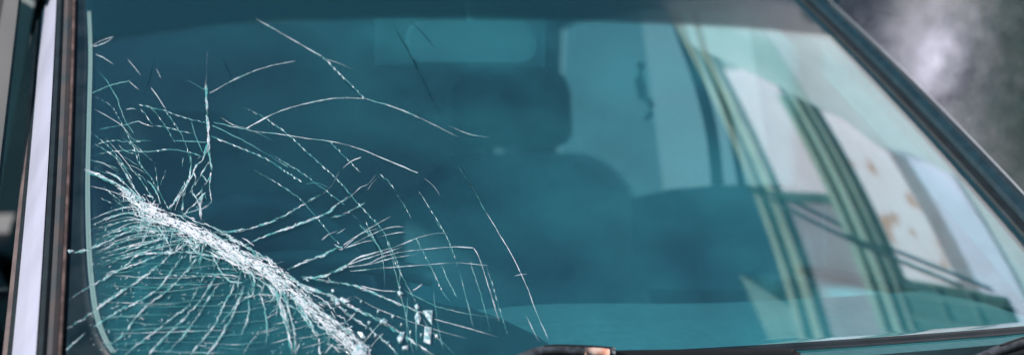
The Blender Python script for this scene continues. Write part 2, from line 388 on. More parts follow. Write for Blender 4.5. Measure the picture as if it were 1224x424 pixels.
# ---- pillars and mouldings swept along the glass sides
def side_frame(s, v):
    p = surf(s * 1.0, v); n = normal(np.array(s * 1.0), np.array(v)).reshape(3)
    t = surf(s * 1.0, v + .01) - surf(s * 1.0, v - .01); t /= np.linalg.norm(t)
    o = np.cross(t, n); o = o if o[0] * s > 0 else -o
    return p, n, o
def along(name, s, prof, m, parent, v0=-.06, v1=VT, n=26, fixed=None, smooth=False):
    rows = []
    for v in np.linspace(v0, v1, n):
        p, nn, oo = side_frame(s, v); rows.append([p + oo * a + nn * b for a, b in prof])
    return sweep(name, rows, parent, m, smooth)
for s in (-1, 1):
    pl = empty('windshield_pillar'); pl.parent = car
    along('lip', s, [(-.003, .0015), (-.002, .005), (.0015, .0055), (.002, -.008), (-.003, -.008)], RUST if s < 0 else RUBBER, pl)
    along('moulding', s, [(.0022, .004), (.008, .0062), (.014, .0045), (.0142, -.012), (.0022, -.012)], DUSTY if s < 0 else RUBBER, pl)
    along('rubber_seal', s, [(.0145, .002), (.019, .0045), (.0255, .001), (.0265, -.015), (.0145, -.015)], RUBBER, pl)
    if s > 0:
        along('pillar_panel', s, [(.0275, -.004), (.031, .008), (.040, .016), (.050, .019), (.060, .014), (.066, 0), (.066, -.03), (.0275, -.03)], PAINT, pl, smooth=False)
        along('highlight_edge', s, [(.0600, .0145), (.0625, .0125), (.0665, .001), (.0672, .001), (.0632, .0140), (.0605, .0158)], mat('painted_highlight', (.30, .33, .38), .4), pl)  # pale strip paints the light caught along the pillar's outer edge
        along('inner_trim', s, [(-.03, -.02), (.02, -.018), (.035, -.05), (.02, -.07), (-.02, -.06)], LINER, pl)
        continue
    # silver trim turned to the side of the car
    a0, b0 = .027, .001; c, d = math.cos(R(57)), math.sin(R(57))
    wd_ = .066
    along('trim', s, [(a0, b0), (a0 + wd_ * c * .5, b0 - wd_ * d * .5 + .0015), (a0 + wd_ * c, b0 - wd_ * d), (a0 + wd_ * c - .006, b0 - wd_ * d - .004), (a0 - .001, b0 - .016)], TRIM if s < 0 else PAINT, pl, smooth=False)
    e0, f0 = a0 + wd_ * c + .001, b0 - wd_ * d - .001
    along('gap_seal', s, [(e0 - .004, f0 - .004), (e0 + .006, f0 - .008), (e0 + .006, f0 - .03), (e0 - .02, f0 - .03)], RUBBER, pl)
    along('inner_trim', s, [(-.03, -.02), (.02, -.018), (.035, -.05), (.02, -.07), (-.02, -.06)], LINER, pl)
    h0, k0 = e0 + .0065, f0 - .009
    along('door_frame', s, [(h0, k0), (h0 + .006, k0 - .004), (h0 + .01, k0 - .02), (h0 + .002, k0 - .04), (h0 - .005, k0 - .035)], mat('brown_seal', (.10, .075, .075), .6, noise=.4, scale=30) if s < 0 else PAINT, pl)

# ---- roof, headliner, pillars, side and rear glass
top = surf(np.linspace(-1, 1, 21), VT)
rows = []
for k, y in enumerate((None, .95, 1.4, 1.9, 2.25)):
    r_ = []
    for i, u in enumerate(np.linspace(-1, 1, 21)):
        t = top[i]; z = 1.505 + [0, .02, .035, .02, -.02][k] - .05 * u * u
        r_.append(np.array([t[0] * (1 if k == 0 else 1.02), t[1] + .004 if y is None else y + BOW * u * u * (.5 if k < 4 else 0), t[2] + .006 if y is None else z]))
    rows.append(r_)
def slab(name, rows, th, m, parent):
    nr, nc = len(rows), len(rows[0]); V = [p for r in rows for p in r]; V += [np.array(p) - np.array([0, 0, th]) for p in V]; n1 = nr * nc; F = []
    for j in range(nr - 1):
        for i in range(nc - 1):
            a = j * nc + i; F += [(a, a + 1, a + nc + 1, a + nc), (n1 + a + nc, n1 + a + nc + 1, n1 + a + 1, n1 + a)]
    for i in range(nc - 1):
        F += [(i, i + 1, n1 + i + 1, n1 + i), (n1 - nc + i, n1 - nc + i + 1, 2 * n1 - nc + i + 1, 2 * n1 - nc + i)]
    for j in range(nr - 1):
        for a in (j * nc, j * nc + nc - 1): F.append((a, a + nc, n1 + a + nc, n1 + a))
    return pydata(name, V, F, parent, m, True)
slab('roof', rows, .025, PAINT, car)
slab('headliner', [[p - np.array([p[0] * .04, -.01, .03]) for p in r] for r in rows], .012, LINER, car)
for s in (-1, 1):
    # roof rail, middle and rear pillars
    rail = [(s * .70, y, 1.455 - .0 * y) for y in (.80,)] + [(s * (.675), y, z) for y, z in ((1.0, 1.475), (1.5, 1.485), (2.0, 1.465), (2.25, 1.43))]
    tube('roof_rail', rail, .03, car, PAINT, 8)
    if s < 0: sweep('middle_pillar', [[(s * (xx - .0), y - .05, z), (s * (xx), y + .05, z), (s * (xx - .045), y + .045, z), (s * (xx - .045), y - .045, z)] for xx, y, z in ((.80, 1.12, .93), (.775, 1.17, 1.08), (.725, 1.28, 1.30), (.69, 1.36, 1.46))], car, GREY)
    sweep('rear_pillar', [[(s * xx, y - .13, z), (s * xx, y + .13, z), (s * (xx - .07), y + .13, z), (s * (xx - .07), y - .10, z)] for xx, y, z in ((.80, 2.58, .93), (.75, 2.42, 1.2), (.68, 2.22, 1.45))], car, PAINT)
    # side glass, two panes
    for y0, y1, t0, t1 in (((.16, 1.10, .86, 1.29), (1.20, 2.44, 1.40, 2.12)) if s < 0 else ((.16, 1.16, .86, 1.14), (1.72, 2.44, 1.66, 2.12))):
        prism('side_window', [(s * .805, y0, .93), (s * .805, y1, .93), (s * .70, t1, 1.45), (s * .70, t0, 1.45)], (s * .004, 0, .001), car, TINTG if s < 0 else SIDEG)
    box('sill_trim', (min(s * .70, s * .768), .05, .32), (max(s * .70, s * .768), 2.6, .92), car, DASHD if s < 0 else MATS.get('door_trim') or mat('door_trim', (.62, .68, .70), .6, noise=.1), .01)  # right trim pale, left dark: cabin brightness gradient put into colour
prism('rear_window', [(-.70, 2.66, .95), (.70, 2.66, .95), (.58, 2.28, 1.44), (-.58, 2.28, 1.44)], (0, .004, .002), car, TINTG)
box('parcel_shelf', (-.72, 2.2, .86), (.72, 2.69, .90), car, DASHD, .01)

# ---- dashboard
DV = []; cols = 41
prof = lambda e: [(0.035, -.012), (.12, .002), (.25, .012), (e, .012), (e + .05, -.02), (e + .06, -.10), (e + .02, -.34), (.1, -.34)]
rows = []
for x in np.linspace(-.70, .70, cols):
    u = x / WB; y0 = BOW * u * u
    bump = .010 * math.exp(-((x - .02) / .17) ** 2)
    e = .42 + .02 * math.exp(-((x - .1) / .25) ** 2)
    rows.append([(x, y0 + a, Z0 - .012 + b + (bump if 2 <= i <= 4 else 0)) for i, (a, b) in enumerate(prof(e))])
sweep('dashboard', rows, car, DASH, False)
brow = []
for x in np.linspace(-.64, -.10, 23):
    y0 = BOW * (x / WB) ** 2; bmp = .004 + .040 * math.exp(-((x + .36) / .2) ** 4)
    brow.append([(x, y0 + .06, Z0 - .006), (x, y0 + .16, Z0 + .004 + bmp * .3), (x, y0 + .30, Z0 + .004 + bmp), (x, y0 + .44, Z0 + .002 + bmp), (x, y0 + .49, Z0 - .05), (x, y0 + .3, Z0 - .05)])
sweep('instrument_binnacle', brow, car, DASHD, False)
# ---- steering wheel
sw = empty('steering_wheel', (-.35, .76, .925)); sw.parent = car
tl = R(24)
def swp(a, r): return (r * math.cos(a), r * math.sin(a) * math.sin(tl) , r * math.sin(a) * math.cos(tl))
tube('rim', [swp(a, .185) for a in np.linspace(0, 2 * math.pi, 40, endpoint=False)], .0145, sw, mat('wheel_grey', (.20, .27, .29), .5), 10, True)
for a in (R(0), R(180), R(270)): tube('spoke', [swp(a, .05), swp(a, .12), swp(a, .18)], [.022, .016, .013], sw, DASHD, 8, flat=.5)
bm = bmesh.new(); bmesh.ops.create_uvsphere(bm, u_segments=20, v_segments=12, radius=.07, matrix=Matrix.Rotation(-tl, 4, 'X') @ Matrix.Diagonal((1, .4, .85, 1)))
me = bpy.data.meshes.new('hub'); bm.to_mesh(me); bm.free(); link('hub', me, sw, DASHD, True)
tube('column', [(0, -.02, -.01), (0, -.28, -.10)], .035, sw, DASHD)
bin_ = [(x, .44 + .02 * math.cos(x * 8), Z0 + .05 + .035 * math.cos(x / .2 * 1.4)) for x in np.linspace(-.2, .2, 17)]
tube('instrument_hood', [(x - .36, y, z) for x, y, z in bin_], .014, car, DASHD, 8)

# ---- seats
def rounded(w, h, r, n=6):
    P = []
    for cx, cz, a0 in ((w / 2 - r, h - r, 0), (-w / 2 + r, h - r, 90), (-w / 2 + r * .5, r * .5, 180), (w / 2 - r * .5, r * .5, 270)):
        rr = r if a0 < 180 else r * .5
        for k in range(n + 1): a = R(a0 + 90 * k / n); P.append((cx + rr * math.cos(a), cz + rr * math.sin(a)))
    return P
def cushion(name, w, h, r, th, parent, m, M):
    P = rounded(w, h, r); rows = []
    for f, d in ((.90, -th / 2), (.975, -th * .36), (1, -th * .1), (1, th * .1), (.975, th * .36), (.90, th / 2)):
        rows.append([M @ Vector((x * f, d, h / 2 + (z - h / 2) * f)) for x, z in P])
    return sweep(name, rows, parent, m, True)
def seat(x, m, mh, hz=.855):
    s = empty('seat', (x, 1.12, .30)); s.parent = car
    M = Matrix.Translation((0, .16, .22)) @ Matrix.Rotation(R(-14), 4, 'X')
    cushion('backrest', .50, .64, .15, .15, s, m, M)
    cushion('seat_cushion', .50, .50, .06, .16, s, m, Matrix.Translation((0, .12, .20)) @ Matrix.Rotation(R(82), 4, 'X'))
    cushion('headrest', .25, .17, .06, .09, s, mh, Matrix.Translation((0, .345, hz)) @ Matrix.Rotation(R(-10), 4, 'X'))
    for q in (-.06, .06): tube('headrest_post', [(q, .32, .82), (q, .34, .92)], .007, s, SEATD)
    box('base', (-.2, -.25, 0), (.2, .15, .14), s, DASHD, .01)
seat(-.37, SEATD, SEATD, .76); seat(.33, SEAT, SEATD)  # driver seat dark, passenger seat light: light falloff painted by fabric colour
rs = empty('rear_seat', (0, 2.0, .3)); rs.parent = car
cushion('backrest', 1.28, .60, .1, .16, rs, SEATD, Matrix.Translation((0, .2, .14)) @ Matrix.Rotation(R(-18), 4, 'X'))
cushion('seat_cushion', 1.28, .5, .06, .16, rs, SEATD, Matrix.Translation((0, .18, .14)) @ Matrix.Rotation(R(84), 4, 'X'))

# ---- mirror on the glass, grab handle, belt, wipers
mi = empty('rear_view_mirror', tuple(at(562, 51, 2.80))); mi.parent = car; mi.rotation_euler = (0, 0, -YAW * .8)
k = 2.80 / FPX
def pillbox(name, w, h, r, y0, y1, m, dx=0, dz=0):
    P = [(x + dx, z - h / 2 + dz) for x, z in rounded(w, h, r)]
    P = [];
    for cx, cz, a0 in ((w / 2 - r, h / 2 - r, 0), (-w / 2 + r, h / 2 - r, 90), (-w / 2 + r, -h / 2 + r, 180), (w / 2 - r, -h / 2 + r, 270)):
        for q in range(7): a = R(a0 + 15 * q); P.append((cx + r * math.cos(a) + dx, cz + r * math.sin(a) + dz))
    return sweep(name, [[(x * f, y, z * f) for x, z in P] for y, f in ((y0, .93), (y0 + .004, 1), (y1, 1))], mi, m, False)
pillbox('housing', 156 * k, 50 * k, 20 * k, -.02, .012, mat('mirror_shell', (.95, .97, .97), .5))
pillbox('back_plate', 206 * k, 58 * k, 2 * k, .014, .022, mat('plate_grey', (.42, .46, .46), .5), dx=-12 * k)
tube('stem', [(0, -.0, .02), (0, -.01, .05), (0, .02, .09)], .010, mi, MATS['mirror_shell'])
gh = [at(766, 78, 3.55), at(764, 95, 3.50), at(768, 114, 3.55)]
tube('grab_handle', gh, .010, car, PALE)
br = [at(775, 118, 3.45), at(779, 126, 3.44), at(778, 136, 3.44), at(773, 141, 3.45)]
tube('belt_ring', br, .007, car, PALE)
def strip(name, path, wpx, fw, m):
    sweep(name, [[at(x - wpx / 2, y, fw), at(x + wpx / 2, y, fw + .01), at(x + wpx / 2, y, fw + .03), at(x - wpx / 2, y, fw + .03)] for x, y in catmull(path, 5)], car, m)
strip('middle_pillar', [(800, 2), (818, 50), (836, 100), (851, 160), (860, 240)], 15, 3.50, LINER)
strip('middle_pillar', [(826, 2), (842, 62), (859, 105), (873, 150), (890, 240)], 9, 3.47, LINER)
prism('door_top', [at(755, 236, 3.52), at(800, 226, 3.50), at(860, 221, 3.47), at(985, 220, 3.40), at(985, 345, 3.40), at(755, 345, 3.52)], (.02, .03, 0), car, mat('door_trim', (.42, .50, .53), .6, noise=.1))
for s in (-1, 1):
    cushion('sun_visor', .38, .16, .03, .015, car, LINER, Matrix.Translation((s * .33, .80, 1.42)) @ Matrix.Rotation(R(-70), 4, 'X'))

def wiper(pts_arm, pts_blade, rust):
    w_ = empty('wiper'); w_.parent = car
    A = catmull(on_glass(pts_arm, .022), 4)
    tube('arm', A, [.0105] * (len(A) - 1) + [.009], w_, WORN, 8, flat=.7)
    if rust:
        B = on_glass(rust, .027); tube('rusty_joint', B, [.0055, .0062, .0062, .0055], w_, RUSTM, 8)
    C = A[len(A) // 2:]; tube('arm_rib', C + np.array([0, -.004, .0065]), .0022, w_, BLACK, 6)
    B = catmull(on_glass(pts_blade, .012), 6)
    tube('blade', B, .0095, w_, BLACK, 6)
wiper([(575, 458), (612, 446), (645, 434), (690, 433.5), (728, 436)], [(640, 439), (735, 434), (850, 432.5), (938, 431.5), (942, 438)], [(693, 438), (702, 437.8), (712, 438.1), (721, 438.7)])
wiper([(1150, 446), (1172, 437), (1200, 426), (1240, 414)], [(1130, 450), (1180, 438), (1240, 420)], None)

# ------------------------------------------------------------------ cracks
def crack_mesh(name, pieces, parent, stuff=False):
    """pieces: list of (points px Nx2, half-widths px, colours RGBA) -> low ridges lying on the glass"""
    allp = []; meta = []
    for pts, hw, cs in pieces:
        pts = np.asarray(pts, float); t = np.gradient(pts, axis=0); t /= np.maximum(np.linalg.norm(t, axis=1, keepdims=True), 1e-6)
        nn = np.stack([-t[:, 1], t[:, 0]], 1); hw = np.asarray(hw, float)[:, None]
        meta.append((len(allp), len(pts), cs)); 
        q = np.stack([pts - nn * hw, pts, pts + nn * hw], 1).reshape(-1, 2); allp += list(q)
        meta[-1] = (len(allp) - len(q), len(pts), cs)
    allp = np.array(allp); u, v = to_uv(allp); P = surf(u, v); Nn = normal(u, v)
    off = np.full(len(allp), .0003)
    F = []; C = np.ones((len(allp), 4))
    for st, n, cs in meta:
        for i in range(n):
            off[st + 3 * i + 1] = .00055
            C[st + 3 * i:st + 3 * i + 3] = cs[i]
        for i in range(n - 1):
            a = st + 3 * i; F += [(a, a + 1, a + 4, a + 3), (a + 1, a + 2, a + 5, a + 4)]
    o = pydata(name, P + Nn * off[:, None], F, parent, CRACK)
    ca = o.data.color_attributes.new('col', 'FLOAT_COLOR', 'POINT'); ca.data.foreach_set('color', C.ravel())
    if stuff: o['kind'] = 'stuff'
    return o
WHITE = np.array([.64, .66, .72]); TEAL = np.array([.05, .25, .26]); MINT = np.array([.34, .58, .60])
def resample(pts, step):
    pts = catmull(pts, 8) if len(pts) > 2 else np.linspace(pts[0], pts[1], 12)
    d = np.r_[0, np.cumsum(np.linalg.norm(np.diff(pts, axis=0), axis=1))]; n = max(3, int(d[-1] / step))
    s = np.linspace(0, d[-1], n); return np.stack([np.interp(s, d, pts[:, 0]), np.interp(s, d, pts[:, 1])], 1)
rng = np.random.default_rng(11)
def smooth_noise(n, k=3):
    x = rng.normal(size=n + 2 * k); ker = np.ones(2 * k + 1) / (2 * k + 1); return np.convolve(x, ker, 'same')[k:k + n] * math.sqrt(2 * k + 1)
COLLECT = None
def crack(pts, kind, parent=ws, w=1.0, fade=(0, 0)):
    """kind: t thin smooth line, d dashed glinting line, m medium jagged, w strong white and branching"""
    base = resample(pts, 1.6); n = len(base); s = np.linspace(0, 1, n); pieces = []
    tt = np.gradient(base, axis=0); tt /= np.maximum(np.linalg.norm(tt, axis=1, keepdims=True), 1e-6); nn = np.stack([-tt[:, 1], tt[:, 0]], 1)
    fa = np.clip(s / max(fade[0], 1e-3), 0, 1) * np.clip((1 - s) / max(fade[1], 1e-3), 0, 1)
    def cmix(x, al): return [np.r_[TEAL * (1 - k_) + (WHITE if k_ > .5 else MINT) * k_, a_] for k_, a_ in zip(np.clip(x, 0, 1), np.clip(al, 0, 1))]
    if kind == 't':
        hw = .58 * w * (.75 + .25 * smooth_noise(n, 4)).clip(.35, 1.3); pieces.append((base + nn * (.12 * smooth_noise(n, 2))[:, None], hw, cmix(.75 + .2 * smooth_noise(n, 6), (.8 + .2 * smooth_noise(n, 6)) * fa)))
    elif kind == 'k':   # dark line: fissures, painted branch reflections and crack shadows
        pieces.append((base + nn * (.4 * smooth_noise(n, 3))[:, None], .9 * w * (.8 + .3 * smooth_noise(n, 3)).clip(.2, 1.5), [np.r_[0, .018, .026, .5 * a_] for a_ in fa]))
    elif kind == 'f':   # faint teal hairline
        hw = .55 * w * np.ones(n); pieces.append((base + nn * (.25 * smooth_noise(n, 2))[:, None], hw, cmix(.25 + .2 * smooth_noise(n, 5), (.5 + .14 * smooth_noise(n, 5)) * fa)))
    elif kind == 'd':
        pieces.append((base + nn * (.3 * smooth_noise(n, 1))[:, None], .5 * w * np.ones(n), cmix(.15 + .2 * smooth_noise(n, 3), .55 * fa)))
        i = 0
        while i < n - 2:
            L = int(rng.integers(3, 6)); j = min(n, i + L)
            if j - i >= 2 and rng.random() < .8:
                q = base[i:j] + nn[i:j] * rng.normal() * .35 * w + nn[i:j] * np.linspace(-.5, .5, j - i)[:, None] * w
                m_ = rng.random(); hw = w * .72 * np.sin(np.linspace(.15, math.pi - .15, j - i)); pieces.append((q, hw, cmix(np.full(j - i, .35 + .65 * m_), (.55 + .45 * m_) * fa[i:j])))
            i = j + int(rng.integers(0, 3))
    else:
        strands = 2 if kind == 'm' else 4; sp = (.7 if kind == 'm' else 1.5) * w
        for k_ in range(strands):
            o = sp * (rng.normal() * .55 + .5 * smooth_noise(n, 4)); hw = (.72 if kind == 'm' else .85) * w * (.8 + .45 * smooth_noise(n, 2)).clip(.1, 1.8)
            br_ = .62 + .28 * smooth_noise(n, 2) - (.25 if k_ % 2 else 0); pieces.append((base + nn * (o + .35 * smooth_noise(n, 1))[:, None], hw, cmix(br_, (.8 + .3 * smooth_noise(n, 2)) * fa)))
        for k_ in range(int(n * (.10 if kind == 'm' else .25))):
            i = int(rng.integers(0, n - 1)); L = rng.uniform(2, 6) * w; dirv = tt[i] * rng.choice((-1, 1)) + nn[i] * rng.normal() * .45
            p0 = base[i] + nn[i] * rng.normal() * sp * .8; q = np.linspace(p0, p0 + dirv * L, 3); pieces.append((q, [.15 * w, .5 * w, .1], cmix(np.full(3, rng.random()), np.full(3, .75) * fa[i])))
    if COLLECT is not None: COLLECT.extend(pieces); return None
    return crack_mesh('crack', pieces, parent)

